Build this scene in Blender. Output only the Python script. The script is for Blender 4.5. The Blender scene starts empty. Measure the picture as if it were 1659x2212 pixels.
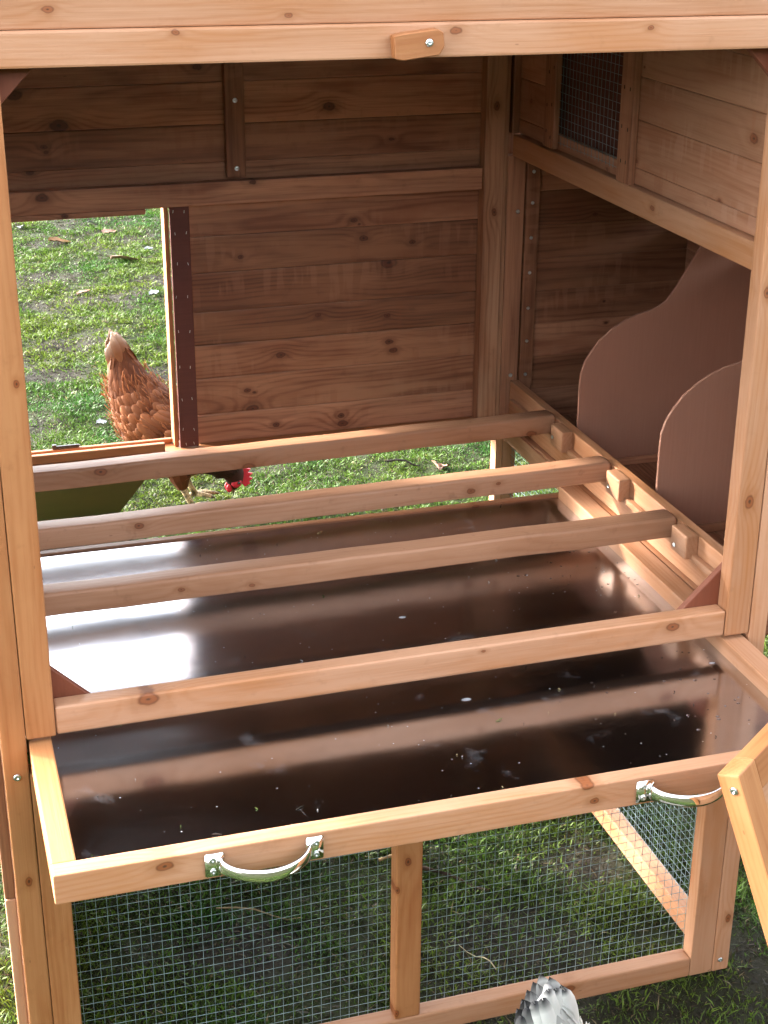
import bpy, bmesh, math, random
import numpy as np
from mathutils import Vector, Matrix

# ------------------------------------------------------------------ camera, sky, sun, exposure
S = 0.835                      # the coop is laid out in units of its door opening; S turns that into metres
scene = bpy.context.scene
COL = scene.collection
random.seed(7)
RNG = np.random.default_rng(11)

CAM = dict(loc=(-0.1283, -1.8646, 1.7476), yaw=0.3045, pitch=0.4035, roll=0.0067, f=3390.98 / 2212.0)
cam = bpy.data.cameras.new('camera')
cam.sensor_fit = 'VERTICAL'
cam.sensor_height = 36.0
cam.lens = 36.0 * CAM['f']
cam.clip_start = 0.05
cam.clip_end = 500.0
cam_o = bpy.data.objects.new('camera', cam)
COL.objects.link(cam_o)
_cy, _sy, _cp, _sp = math.cos(CAM['yaw']), math.sin(CAM['yaw']), math.cos(CAM['pitch']), math.sin(CAM['pitch'])
_f = Vector((_sy * _cp, _cy * _cp, -_sp)); _r = Vector((_cy, -_sy, 0)); _u = _r.cross(_f)
_cr, _sr = math.cos(CAM['roll']), math.sin(CAM['roll'])
_r2 = _cr * _r + _sr * _u; _u2 = -_sr * _r + _cr * _u
_m = Matrix((_r2, _u2, -_f)).transposed().to_4x4()
_m.translation = Vector(CAM['loc']) * S
cam_o.matrix_world = _m
scene.camera = cam_o

TO_SUN = Vector((-1.30, 1.0, 0.638)).normalized()
SUN_EL = math.asin(TO_SUN.z)
SUN_AZ = math.atan2(TO_SUN.x, TO_SUN.y)
world = bpy.data.worlds.new('World')
scene.world = world
world.use_nodes = True
_nt = world.node_tree
_sky = _nt.nodes.new('ShaderNodeTexSky')
_sky.sky_type = 'NISHITA'
_sky.sun_disc = False
_sky.sun_elevation = SUN_EL
_sky.sun_rotation = SUN_AZ
_sky.air_density = 1.0
_sky.dust_density = 3.0
_sky.ozone_density = 1.0
_bg = _nt.nodes['Background']
_bw = _nt.nodes.new('ShaderNodeRGBToBW')          # thin bright cloud veil: the sky keeps its brightness, loses most of its blue
_mx = _nt.nodes.new('ShaderNodeMix'); _mx.data_type = 'RGBA'; _mx.inputs[0].default_value = 0.8
_nt.links.new(_sky.outputs[0], _bw.inputs[0]); _nt.links.new(_sky.outputs[0], _mx.inputs[6]); _nt.links.new(_bw.outputs[0], _mx.inputs[7])
_nt.links.new(_mx.outputs[2], _bg.inputs[0])
_bg.inputs[1].default_value = 0.15
sun = bpy.data.lights.new('sun', 'SUN')
sun.energy = 1.0
sun.angle = math.radians(4.0)
sun.color = (1.0, 0.93, 0.84)
sun_o = bpy.data.objects.new('sun', sun)
COL.objects.link(sun_o)
sun_o.rotation_euler = (-TO_SUN).to_track_quat('-Z', 'Y').to_euler()
sun_o.location = TO_SUN * 20

vs = scene.view_settings
vs.view_transform = 'Standard'
vs.look = 'None'
vs.gamma = 1.0
vs.exposure = 4.12
vs.use_curve_mapping = False
cy = scene.cycles
cy.max_bounces = 6; cy.diffuse_bounces = 3; cy.glossy_bounces = 3; cy.transmission_bounces = 3; cy.transparent_max_bounces = 4
cy.caustics_reflective = False; cy.caustics_refractive = False

# ------------------------------------------------------------------ helpers: nodes
class N:
    """tiny node-tree writer"""
    def __init__(self, name):
        self.mat = bpy.data.materials.new(name)
        self.mat.use_nodes = True
        self.t = self.mat.node_tree
        self.p = self.t.nodes['Principled BSDF']
    def node(self, kind, **kw):
        n = self.t.nodes.new(kind)
        for k, v in kw.items():
            setattr(n, k, v)
        return n
    def put(self, sock, v):
        if isinstance(v, bpy.types.NodeSocket):
            self.t.links.new(v, sock)
        elif v is not None:
            sock.default_value = v
    def math(self, op, a, b=None, c=None, clamp=False):
        n = self.node('ShaderNodeMath', operation=op)
        n.use_clamp = clamp
        self.put(n.inputs[0], a)
        if b is not None: self.put(n.inputs[1], b)
        if c is not None: self.put(n.inputs[2], c)
        return n.outputs[0]
    def vmath(self, op, a, b=None):
        n = self.node('ShaderNodeVectorMath', operation=op)
        self.put(n.inputs[0], a)
        if b is not None: self.put(n.inputs[1], b)
        return n.outputs['Value'] if op in ('LENGTH', 'DOT_PRODUCT', 'DISTANCE') else n.outputs[0]
    def xyz(self, x, y, z):
        n = self.node('ShaderNodeCombineXYZ')
        for s, v in zip(n.inputs, (x, y, z)): self.put(s, v)
        return n.outputs[0]
    def sep(self, v):
        n = self.node('ShaderNodeSeparateXYZ'); self.put(n.inputs[0], v)
        return n.outputs
    def noise(self, vec, scale=1.0, detail=3.0, rough=0.55, dist=0.0):
        n = self.node('ShaderNodeTexNoise')
        self.put(n.inputs['Vector'], vec)
        n.inputs['Scale'].default_value = scale
        n.inputs['Detail'].default_value = detail
        n.inputs['Roughness'].default_value = rough
        n.inputs['Distortion'].default_value = dist
        return n.outputs['Fac']
    def voro(self, vec, scale, feature='F1'):
        n = self.node('ShaderNodeTexVoronoi', feature=feature)
        self.put(n.inputs['Vector'], vec); n.inputs['Scale'].default_value = scale
        return n
    def mix(self, fac, a, b, blend='MIX'):
        n = self.node('ShaderNodeMix', data_type='RGBA', blend_type=blend)
        self.put(n.inputs[0], fac); self.put(n.inputs[6], a); self.put(n.inputs[7], b)
        return n.outputs[2]
    def ss(self, v, lo, hi):
        n = self.node('ShaderNodeMapRange', interpolation_type='SMOOTHSTEP')
        self.put(n.inputs[0], v)
        self.put(n.inputs[1], lo); self.put(n.inputs[2], hi)
        n.inputs[3].default_value = 0.0; n.inputs[4].default_value = 1.0
        return n.outputs[0]
    def attr(self, name, kind='GEOMETRY'):
        return self.node('ShaderNodeAttribute', attribute_name=name, attribute_type=kind)
    def out(self, color=None, rough=None, metal=None, spec=None, bump=None, bump_d=0.001, bump_s=0.5):
        if color is not None: self.put(self.p.inputs['Base Color'], color)
        if rough is not None: self.put(self.p.inputs['Roughness'], rough)
        if metal is not None: self.put(self.p.inputs['Metallic'], metal)
        if spec is not None: self.put(self.p.inputs['Specular IOR Level'], spec)
        if bump is not None:
            b = self.node('ShaderNodeBump')
            b.inputs['Strength'].default_value = bump_s
            b.inputs['Distance'].default_value = bump_d
            self.put(b.inputs['Height'], bump)
            self.put(self.p.inputs['Normal'], b.outputs[0])
        return self.mat

def rgb(r, g, b): return (r, g, b, 1.0)

def make_wood(name, light, dark, stain, rough=0.5, marks=0.0, ring=0.0075, contrast=1.0, nk=3, tone=.26, dirt=.22):
    """softwood: grain runs along the object's own X, knots are read from the object's knot1..knot3 (x, z, radius)"""
    n = N(name)
    oc = n.node('ShaderNodeTexCoord').outputs['Object']
    rnd = n.node('ShaderNodeObjectInfo').outputs['Random']
    x, y, z = n.sep(oc)
    off = n.xyz(n.math('MULTIPLY', rnd, 37.0), n.math('MULTIPLY', rnd, 91.0), n.math('MULTIPLY', rnd, 53.0))
    swirl = 0.0; core = None; halo = None
    wob = None if nk == 0 else n.math('MULTIPLY', n.math('SUBTRACT', n.noise(n.vmath('ADD', oc, off), 90.0, 1.0), 0.5), 0.004)
    for k in range(1, nk + 1):
        a = n.attr('knot%d' % k, 'OBJECT').outputs['Vector']
        kx, kz, kr = n.sep(a)
        d = n.vmath('LENGTH', n.xyz(n.math('MULTIPLY', n.math('SUBTRACT', x, kx), 0.62), 0.0, n.math('SUBTRACT', z, kz)))
        q = n.math('DIVIDE', n.math('ADD', d, wob), n.math('MAXIMUM', kr, 1e-5))
        on = n.math('GREATER_THAN', kr, 1e-4)
        sw = n.math('MULTIPLY', n.math('MULTIPLY', n.math('EXPONENT', n.math('MULTIPLY', q, -0.45)), n.math('MULTIPLY', kr, 3.2)), on)
        co = n.math('MULTIPLY', n.math('SUBTRACT', 1.0, n.ss(q, 0.65, 1.05)), on)
        ha = n.math('MULTIPLY', n.math('SUBTRACT', 1.0, n.ss(q, 0.8, 2.6)), on)
        ri = n.math('MULTIPLY', n.math('ADD', n.math('MULTIPLY', n.math('SINE', n.math('MULTIPLY', q, 11.0)), 0.22), n.ss(n.math('ABSOLUTE', n.math('SUBTRACT', q, 0.45)), 0.12, 0.5)), co)
        rim = ri if k == 1 else n.math('MAXIMUM', rim, ri)
        swirl = sw if k == 1 else n.math('ADD', swirl, sw)
        core = co if core is None else n.math('MAXIMUM', core, co)
        halo = ha if halo is None else n.math('MAXIMUM', halo, ha)
    p = n.vmath('ADD', oc, off)
    px, py, pz = n.sep(p)
    lo = n.noise(n.xyz(n.math('MULTIPLY', px, 2.2), n.math('MULTIPLY', py, 9.0), n.math('MULTIPLY', pz, 9.0)), 1.0, 3.0, 0.5)
    cy = n.math('ADD', 0.02, n.math('MULTIPLY', rnd, 0.05))
    cz = n.math('MULTIPLY', n.math('SUBTRACT', n.math('FRACT', n.math('MULTIPLY', rnd, 17.3)), 0.5), 0.09)
    q = n.vmath('LENGTH', n.xyz(0.0, n.math('ADD', y, cy), n.math('ADD', z, cz)))
    q = n.math('ADD', n.math('ADD', q, swirl) if nk else q, n.math('MULTIPLY', lo, 0.035))
    ph = n.math('MULTIPLY', q, 2 * math.pi / ring)
    band = n.math('ADD', n.math('MULTIPLY', n.math('SINE', ph), 0.5), 0.5)
    band = n.math('POWER', band, 2.2)
    soft = n.noise(n.xyz(n.math('MULTIPLY', px, 3.0), n.math('MULTIPLY', py, 40.0), n.math('MULTIPLY', pz, 40.0)), 1.0, 2.0, 0.5)
    fib = n.noise(n.xyz(n.math('MULTIPLY', px, 9.0), n.math('MULTIPLY', py, 380.0), n.math('MULTIPLY', pz, 380.0)), 1.0, 2.0, 0.65)
    blot = n.noise(n.xyz(n.math('MULTIPLY', px, 3.5), n.math('MULTIPLY', py, 14.0), n.math('MULTIPLY', pz, 14.0)), 1.0, 4.0, 0.6)
    fac = n.math('ADD', n.math('MULTIPLY', n.math('MULTIPLY', band, n.ss(blot, 0.3, 0.7)), 0.55 * contrast),
                 n.math('ADD', n.math('MULTIPLY', n.math('SUBTRACT', fib, 0.5), 0.75 * contrast), n.math('MULTIPLY', n.math('SUBTRACT', soft, 0.42), 1.5 * contrast)), clamp=True)
    col = n.mix(fac, rgb(*light), rgb(*dark))
    col = n.mix(n.math('MULTIPLY', n.ss(blot, 0.42, 0.72), 0.62), col, rgb(*stain))
    # each board its own tone
    tone = n.math('ADD', 1.0 - tone * .5, n.math('MULTIPLY', n.math('FRACT', n.math('MULTIPLY', rnd, 7.77)), tone))
    col = n.mix(1.0, col, n.xyz(tone, n.math('POWER', tone, 1.15), n.math('POWER', tone, 1.35)), 'MULTIPLY')
    # resin flecks and pin holes
    vor = n.voro(n.xyz(n.math('MULTIPLY', px, 9.0), n.math('MULTIPLY', py, 26.0), n.math('MULTIPLY', pz, 26.0)), 1.0)
    fleck = n.math('SUBTRACT', 1.0, n.ss(vor.outputs['Distance'], 0.015, 0.04))
    col = n.mix(n.math('MULTIPLY', fleck, 0.45), col, rgb(dark[0] * .3, dark[1] * .25, dark[2] * .25))
    if nk:
        col = n.mix(n.math('MULTIPLY', halo, 0.42), col, rgb(dark[0] * .8, dark[1] * .72, dark[2] * .6))
        kc = n.mix(n.math('MINIMUM', rim, 1.0), rgb(dark[0] * .72, dark[1] * .52, dark[2] * .40), rgb(dark[0] * .12, dark[1] * .10, dark[2] * .12))
        col = n.mix(n.math('MULTIPLY', core, 0.9), col, kc)
    # scuffs
    sc = n.noise(p, 30.0, 3.0, 0.7)
    col = n.mix(n.math('MULTIPLY', n.ss(sc, 0.58, 0.78), dirt), col, rgb(dark[0] * .5, dark[1] * .5, dark[2] * .5))
    if marks > 0:
        st = n.noise(n.xyz(n.math('MULTIPLY', px, 48.0), 0.0, n.math('MULTIPLY', pz, 7.0)), 1.0, 2.0, 0.5)
        ar = n.noise(n.xyz(n.math('MULTIPLY', px, 4.0), 0.0, n.math('MULTIPLY', pz, 10.0)), 1.0, 2.0, 0.5)
        mk = n.math('MULTIPLY', n.ss(st, 0.48, 0.56), n.ss(ar, 0.5, 0.62))
        col = n.mix(n.math('MULTIPLY', mk, marks), col, rgb(light[0] * 1.05, light[1] * 1.12, light[2] * 1.25))
        mk2 = n.math('MULTIPLY', n.ss(st, 0.55, 0.62), n.ss(ar, 0.46, 0.4))
        col = n.mix(n.math('MULTIPLY', mk2, marks * .8), col, rgb(*stain))
    rg = n.math('ADD', rough, n.math('MULTIPLY', n.math('SUBTRACT', fib, 0.5), 0.25))
    return n.out(col, rg, 0.0, 0.35, fib, 0.0006, 0.4)

M = {}
WOODS = {'wood': dict(light=(.405, .214, .122), dark=(.30, .128, .054), stain=(.345, .138, .048)),
         'orange': dict(light=(.36, .158, .062), dark=(.255, .089, .028), stain=(.27, .090, .027)),
         'bar': dict(light=(.40, .208, .120), dark=(.29, .128, .062), stain=(.29, .128, .062), dirt=.42),
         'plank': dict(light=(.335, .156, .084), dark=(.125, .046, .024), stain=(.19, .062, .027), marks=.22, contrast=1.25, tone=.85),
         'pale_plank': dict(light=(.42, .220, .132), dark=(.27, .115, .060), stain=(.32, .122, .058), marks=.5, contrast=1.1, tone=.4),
         'post': dict(light=(.42, .225, .130), dark=(.20, .084, .042), stain=(.27, .110, .050), contrast=1.5)}
def wood(key, nk):
    k = (key, nk)
    if k not in M: M[k] = make_wood(key + '_softwood', nk=nk, **WOODS[key])
    return M[k]

def make_ply(name, c, d):
    n = N(name)
    oc = n.node('ShaderNodeTexCoord').outputs['Object']
    x, y, z = n.sep(oc)
    fib = n.noise(n.xyz(n.math('MULTIPLY', x, 260.0), n.math('MULTIPLY', y, 260.0), n.math('MULTIPLY', z, 9.0)), 1.0, 3.0, 0.6)
    bl = n.noise(oc, 7.0, 4.0, 0.6)
    col = n.mix(n.math('MULTIPLY', fib, 0.8), rgb(*c), rgb(*d))
    col = n.mix(n.math('MULTIPLY', n.ss(bl, .4, .75), 0.5), col, rgb(*d))
    return n.out(col, 0.6, 0.0, 0.3, fib, 0.0006, 0.4)
M['ply'] = make_ply('pink_plywood', (.36, .178, .118), (.285, .135, .088))
M['redply'] = make_ply('red_plywood', (.20, .06, .029), (.125, .036, .019))
M['brownply'] = make_ply('brown_plywood', (.125, .038, .026), (.07, .021, .016))
M['roof'] = make_ply('dark_roof_board', (.04, .026, .02), (.028, .018, .015))
M['ramp'] = make_ply('ramp_plywood', (.16, .12, .05), (.11, .08, .034))

def flat(name, c, rough=.5, metal=0.0, spec=.5):
    n = N(name)
    return n.out(rgb(*c), rough, metal, spec)
M['chrome'] = flat('chrome', (.86, .86, .85), .07, 1.0)
M['zinc'] = flat('zinc', (.52, .56, .56), .3, 1.0)
M['black'] = flat('black_metal', (.012, .012, .014), .4)
M['dark'] = flat('dark_felt', (.02, .018, .016), .9)

def make_wire():
    n = N('galvanised_wire')
    oc = n.node('ShaderNodeTexCoord').outputs['Object']
    c = n.mix(n.ss(n.noise(oc, 40.0, 3.0), .35, .65), rgb(.27, .36, .37), rgb(.16, .22, .23))
    return n.out(c, .45, .35, .5)
M['wire'] = make_wire()

def make_sheet():
    n = N('tray_sheet_metal')
    oc = n.node('ShaderNodeTexCoord').outputs['Object']
    x, y, z = n.sep(oc)
    big = n.noise(oc, 5.0, 4.0, .6)
    fine = n.noise(n.xyz(n.math('MULTIPLY', x, 60.0), n.math('MULTIPLY', y, 60.0), z), 1.0, 4.0, .7)
    col = n.mix(n.ss(big, .35, .7), rgb(.60, .61, .65), rgb(.51, .52, .56))
    # chalky specks, dried splashes and scratches lying on the sheet
    v1 = n.voro(n.xyz(n.math('MULTIPLY', x, 95.0), n.math('MULTIPLY', y, 130.0), 0.0), 1.0)
    sel = n.math('GREATER_THAN', n.sep(v1.outputs['Color'])[0], 0.9)
    sp = n.math('MULTIPLY', n.math('SUBTRACT', 1.0, n.ss(v1.outputs['Distance'], .05, .12)), sel)
    v2 = n.voro(n.xyz(n.math('MULTIPLY', x, 24.0), n.math('MULTIPLY', y, 40.0), 3.0), 1.0)
    sel2 = n.math('GREATER_THAN', n.sep(v2.outputs['Color'])[1], 0.992)
    sp2 = n.math('MULTIPLY', n.math('MULTIPLY', n.math('SUBTRACT', 1.0, n.ss(v2.outputs['Distance'], .1, .24)), sel2), .6)
    scn = n.noise(n.xyz(n.math('MULTIPLY', n.math('ADD', x, n.math('MULTIPLY', y, .28)), 230.0), n.math('MULTIPLY', y, 3.0), 0.0), 1.0, 1.0)
    scr = n.math('MULTIPLY', n.ss(scn, .76, .79), n.math('MULTIPLY', n.ss(n.noise(oc, 7.0, 2.0), .5, .6), .35))
    haze = n.math('MULTIPLY', n.ss(n.noise(oc, 11.0, 5.0, .7), .58, .8), .16)
    dirt = n.math('MAXIMUM', n.math('MAXIMUM', sp, sp2), n.math('MAXIMUM', scr, haze))
    col = n.mix(dirt, col, rgb(.5, .5, .52))
    met = n.math('SUBTRACT', 1.0, n.math('MULTIPLY', dirt, .8))
    rough = n.math('ADD', .12, n.math('ADD', n.math('MULTIPLY', fine, .05), n.math('MULTIPLY', dirt, .4)))
    wavy = n.noise(n.xyz(n.math('MULTIPLY', x, 7.0), n.math('MULTIPLY', y, 9.0), z), 1.0, 2.0, .5)
    return n.out(col, rough, met, .5, n.math('ADD', wavy, n.math('MULTIPLY', fine, .004)), 0.004, 0.14)
M['sheet'] = make_sheet()

def make_attr(name, attr='Col', rough=.6, spec=.3, sub=0.0, trans=0.0):
    n = N(name)
    a = n.attr(attr)
    m = n.out(a.outputs['Color'], rough, 0.0, spec)
    if trans > 0:
        t = n.node('ShaderNodeBsdfTranslucent'); n.put(t.inputs['Color'], a.outputs['Color'])
        mx = n.node('ShaderNodeMixShader'); mx.inputs[0].default_value = trans
        n.t.links.new(n.p.outputs[0], mx.inputs[1]); n.t.links.new(t.outputs[0], mx.inputs[2])
        n.t.links.new(mx.outputs[0], n.t.nodes['Material Output'].inputs['Surface'])
    return m
M['grass'] = make_attr('grass_blade', rough=.55, spec=.25, trans=.3)
M['feather'] = make_attr('feather', rough=.65, spec=.25, trans=.15)
M['litter'] = make_attr('dry_litter', rough=.8, spec=.2)

def make_ground():
    n = N('ground_soil')
    oc = n.node('ShaderNodeTexCoord').outputs['Object']
    soil = n.attr('soil').outputs['Fac']
    f = n.noise(oc, 60.0, 5.0, .7); g = n.noise(oc, 9.0, 4.0, .6)
    sc = n.mix(f, rgb(.032, .024, .017), rgb(.011, .008, .006))
    gc = n.mix(g, rgb(.030, .044, .008), rgb(.014, .018, .006))
    gc = n.mix(n.ss(f, .45, .75), gc, rgb(.02, .018, .009))
    return n.out(n.mix(soil, gc, sc), .9, 0.0, .2, f, 0.01, .8)
M['ground'] = make_ground()

# ------------------------------------------------------------------ helpers: objects
def link(o, parent=None):
    COL.objects.link(o)
    if parent is not None: o.parent = parent
    return o
def tag(o, label=None, cat=None, group=None, kind=None):
    if label: o['label'] = label
    if cat: o['category'] = cat
    if group: o['group'] = group
    if kind: o['kind'] = kind
    return o
def empty(name, loc=(0, 0, 0), parent=None):
    o = bpy.data.objects.new(name, None); o.empty_display_size = .05
    o.location = loc
    return link(o, parent)
def mesh_obj(name, bm, mat, parent=None, smooth=False, loc=None):
    me = bpy.data.meshes.new(name)
    bm.normal_update(); bm.to_mesh(me); bm.free()
    me.materials.append(mat)
    if smooth:
        for p in me.polygons: p.use_smooth = True
    o = bpy.data.objects.new(name, me)
    if loc is not None: o.location = loc
    return link(o, parent)

ROT = {'x': (0, 0, 0), 'y': (0, 0, math.pi / 2), 'z': (0, -math.pi / 2, 0)}
def board(name, parent, lo, hi, mat='wood', axis=None, bev=.0022, knots=(), rnd_knots=1, seg=2, label=None):
    """a sawn board between two corners; its grain and its local X run along `axis`"""
    lo = Vector(lo); hi = Vector(hi); d = hi - lo
    if axis is None: axis = 'xyz'[max(range(3), key=lambda i: d[i])]
    c = (lo + hi) / 2
    if axis == 'x': dim = (d.x, d.y, d.z)
    elif axis == 'y': dim = (d.y, d.x, d.z)
    else: dim = (d.z, d.y, d.x)
    bm = bmesh.new()
    bmesh.ops.create_cube(bm, size=1.0)
    bmesh.ops.scale(bm, vec=dim, verts=bm.verts)
    b = min(bev, .3 * min(dim))
    if b > 0: bmesh.ops.bevel(bm, geom=bm.edges[:], offset=b, segments=seg, affect='EDGES', profile=.6)
    ks = []
    for k in knots:                     # world (x, y, z, r) on the board -> local (x, z, r)
        w = Vector(k[:3]) - c
        l = w.x if axis == 'x' else (w.y if axis == 'y' else w.z)
        t = w.z if axis in 'xy' else -w.x
        ks.append((l, t, k[3]))
    while len(ks) < min(3, len(knots) + rnd_knots):
        ks.append((random.uniform(-.47, .47) * dim[0], random.uniform(-.45, .45) * dim[2], random.choice((0.0, 0.0, .0025, .004, .0055))))
    ks = [k for k in ks if k[2] > 0]
    nk = len(ks) if len(ks) < 2 else 3
    o = mesh_obj(name, bm, wood(mat, nk) if mat in WOODS else M[mat], parent, loc=c)
    o.rotation_euler = ROT[axis]
    for i in range(nk):
        o['knot%d' % (i + 1)] = list(ks[i]) if i < len(ks) else [0.0, 0.0, 0.0]
    if label: o['label'] = label
    return o

def prism(name, parent, pts, y0, y1, mat, axis='y', bev=0.0):
    """outline in the X-Z plane (axis 'y') or Y-Z plane (axis 'x') given a thickness"""
    bm = bmesh.new()
    f = (lambda p, t: (p[0], t, p[1])) if axis == 'y' else (lambda p, t: (t, p[0], p[1]))
    a = [bm.verts.new(f(p, y0)) for p in pts]; b = [bm.verts.new(f(p, y1)) for p in pts]
    bm.faces.new(a); bm.faces.new(b[::-1])
    n = len(pts)
    for i in range(n): bm.faces.new((a[i], b[i], b[(i + 1) % n], a[(i + 1) % n]))
    bmesh.ops.recalc_face_normals(bm, faces=bm.faces[:])
    if bev: bmesh.ops.bevel(bm, geom=bm.edges[:], offset=bev, segments=1, affect='EDGES')
    o = mesh_obj(name, bm, M[mat], parent)
    return o

_screw_me = None
def screw(parent, loc, normal, r=.0042, name='screw'):
    """a pan head with a cross recess, facing `normal`"""
    global _screw_me
    if _screw_me is None:
        bm = bmesh.new()
        rings = [(1.0, 0.0), (1.0, .22), (.82, .42), (.45, .5)]
        vs_ = [[bm.verts.new((rr * math.cos(a), rr * math.sin(a), h)) for a in [2 * math.pi * i / 12 for i in range(12)]] for rr, h in rings]
        for a, b in zip(vs_, vs_[1:]):
            for i in range(12): bm.faces.new((a[i], a[(i + 1) % 12], b[(i + 1) % 12], b[i]))
        c = bm.verts.new((0, 0, .18))
        for i in range(12): bm.faces.new((vs_[-1][i], vs_[-1][(i + 1) % 12], c))
        bm.normal_update()
        _screw_me = bpy.data.meshes.new('screw'); bm.to_mesh(_screw_me); bm.free()
        _screw_me.materials.append(M['zinc'])
    o = bpy.data.objects.new(name, _screw_me)
    o.location = loc; o.scale = (r, r, r)
    o.rotation_euler = Vector(normal).to_track_quat('Z', 'Y').to_euler()
    return link(o, parent)

def bars_mesh(segs, r):
    """thin square wires along polylines"""
    V, F = [], []
    for pts in segs:
        d = (Vector(pts[-1]) - Vector(pts[0])).normalized()
        a = d.orthogonal().normalized() * r; b = d.cross(a).normalized() * r
        base = len(V)
        for p in pts:
            p = Vector(p)
            V += [p + a, p + b, p - a, p - b]
        for i in range(len(pts) - 1):
            for k in range(4):
                F.append((base + 4 * i + k, base + 4 * i + (k + 1) % 4, base + 4 * i + 4 + (k + 1) % 4, base + 4 * i + 4 + k))
    return V, F
CELL = 0.0152
def wire_panel(parent, o0, u, v, lu, lv, r=.00042, cell=CELL, skew=0.0, name='wire_mesh', bulge=.004):
    """welded mesh over the rectangle o0 + a*u + b*v, a little slack"""
    o0 = Vector(o0); u = Vector(u); v = Vector(v); nrm = u.cross(v)
    segs = []
    def P(a, b, side):
        w = math.sin(a * 9 + b * 5) * .0012 + bulge * math.sin(math.pi * min(1, max(0, a / lu))) * math.sin(math.pi * min(1, max(0, b / lv)))
        return o0 + u * (a + skew * b) + v * (b + .0006 * math.sin(a * 21)) + nrm * (w + side * r * 1.2)
    n = int(lu / cell) + 1
    for i in range(n):
        a = (i + .35) * cell
        if a > lu: break
        ja = random.uniform(-.0006, .0006)
        segs.append([P(a + ja, lv * k / 8, 1) for k in range(9)])
    for j in range(int(lv / cell) + 1):
        b = (j + .3) * cell
        if b > lv: break
        segs.append([P(lu * k / 10, b, -1) for k in range(11)])
    V, F = bars_mesh(segs, r)
    me = bpy.data.meshes.new(name); me.from_pydata([tuple(p) for p in V], [], F)
    me.materials.append(M['wire'])
    ob = bpy.data.objects.new(name, me)
    return link(ob, parent)

# ------------------------------------------------------------------ ground and grass
def vnoise(x, y, seed=0):
    xi = np.floor(x).astype(np.int64); yi = np.floor(y).astype(np.int64)
    xf = x - xi; yf = y - yi
    def h(a, b):
        n = (a * 374761393 + b * 668265263 + seed * 1442695041) & 0x7fffffff
        n = ((n ^ (n >> 13)) * 1274126177) & 0x7fffffff
        return ((n ^ (n >> 16)) & 0xffff) / 65535.0
    sx = xf * xf * (3 - 2 * xf); sy = yf * yf * (3 - 2 * yf)
    return (h(xi, yi) * (1 - sx) + h(xi + 1, yi) * sx) * (1 - sy) + (h(xi, yi + 1) * (1 - sx) + h(xi + 1, yi + 1) * sx) * sy
def fbm(x, y, f, seed=0, o=4):
    s = 0; a = .5; t = 0
    for i in range(o):
        s = s + a * vnoise(x * f + 13.1 * i, y * f + 7.7 * i, seed + i); t += a
        a *= .5; f *= 2.03
    return s / t
SOIL_SPOTS = [(.33, 4.95, .42, .16), (.55, 4.55, .35, .14), (1.02, 4.75, .3, .2), (.42, 3.95, .22, .12), (1.05, 5.6, .3, .12),
              (.85, 3.5, .26, .16), (.3, 3.6, .2, .1), (.6, 5.6, .28, .1), (.75, .2, .2, .12), (.3, .3, .2, .12), (.95, .38, .14, .1), (.2, .62, .16, .1)]
def soil_at(x, y):
    m = fbm(x * .8 + y * .6, y * .8 - x * .6, 2.6, 3)
    s = np.clip((m - .60) / .14, 0, .7)
    for (a, b, rx, ry) in SOIL_SPOTS:
        d = ((x - a) / rx) ** 2 + ((y - b) / ry) ** 2 + (fbm(x, y, 9.0, 5) - .5) * 1.6
        s = np.maximum(s, np.clip(1.1 - d, 0, .85))
    return s
def height_at(x, y):
    near = np.exp(-((x - .6) ** 2 + (y - 2.5) ** 2) / 60.0)
    h = (fbm(x, y, 5.0, 9) - .5) * .035 + (fbm(x, y, 28.0, 21, 2) - .5) * .012
    return (h - .012) * near - .004

def build_ground():
    n = 420
    t = np.linspace(-1, 1, n)
    gx = .6 + .75 * np.sinh(t * 5.2); gy = 2.2 + .75 * np.sinh(t * 5.2)
    X, Y = np.meshgrid(gx, gy)
    Z = height_at(X, Y)
    co = np.stack([X, Y, Z], -1).reshape(-1, 3)
    i = np.arange((n - 1) * (n - 1)); r, c = i // (n - 1), i % (n - 1)
    q = np.stack([r * n + c, r * n + c + 1, (r + 1) * n + c + 1, (r + 1) * n + c], -1)
    me = fast_mesh('ground', co, q)
    a = me.attributes.new('soil', 'FLOAT', 'POINT')
    a.data.foreach_set('value', soil_at(X, Y).ravel().astype(np.float32))
    me.materials.append(M['ground'])
    o = link(bpy.data.objects.new('ground', me))
    tag(o, kind='structure')
def fast_mesh(name, co, faces):
    """faces: (n, k) array of one polygon size"""
    me = bpy.data.meshes.new(name)
    co = np.asarray(co, np.float32); faces = np.asarray(faces, np.int32)
    nf, k = faces.shape
    me.vertices.add(len(co)); me.vertices.foreach_set('co', co.ravel())
    me.loops.add(nf * k); me.loops.foreach_set('vertex_index', faces.ravel())
    me.polygons.add(nf); me.polygons.foreach_set('loop_start', np.arange(nf, dtype=np.int32) * k)
    me.update(calc_edges=True)
    return me
def set_col(me, col):
    a = me.color_attributes.new('Col', 'FLOAT_COLOR', 'POINT')
    c = np.ones((len(me.vertices), 4), np.float32); c[:, :3] = col
    a.data.foreach_set('color', c.ravel())

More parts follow.
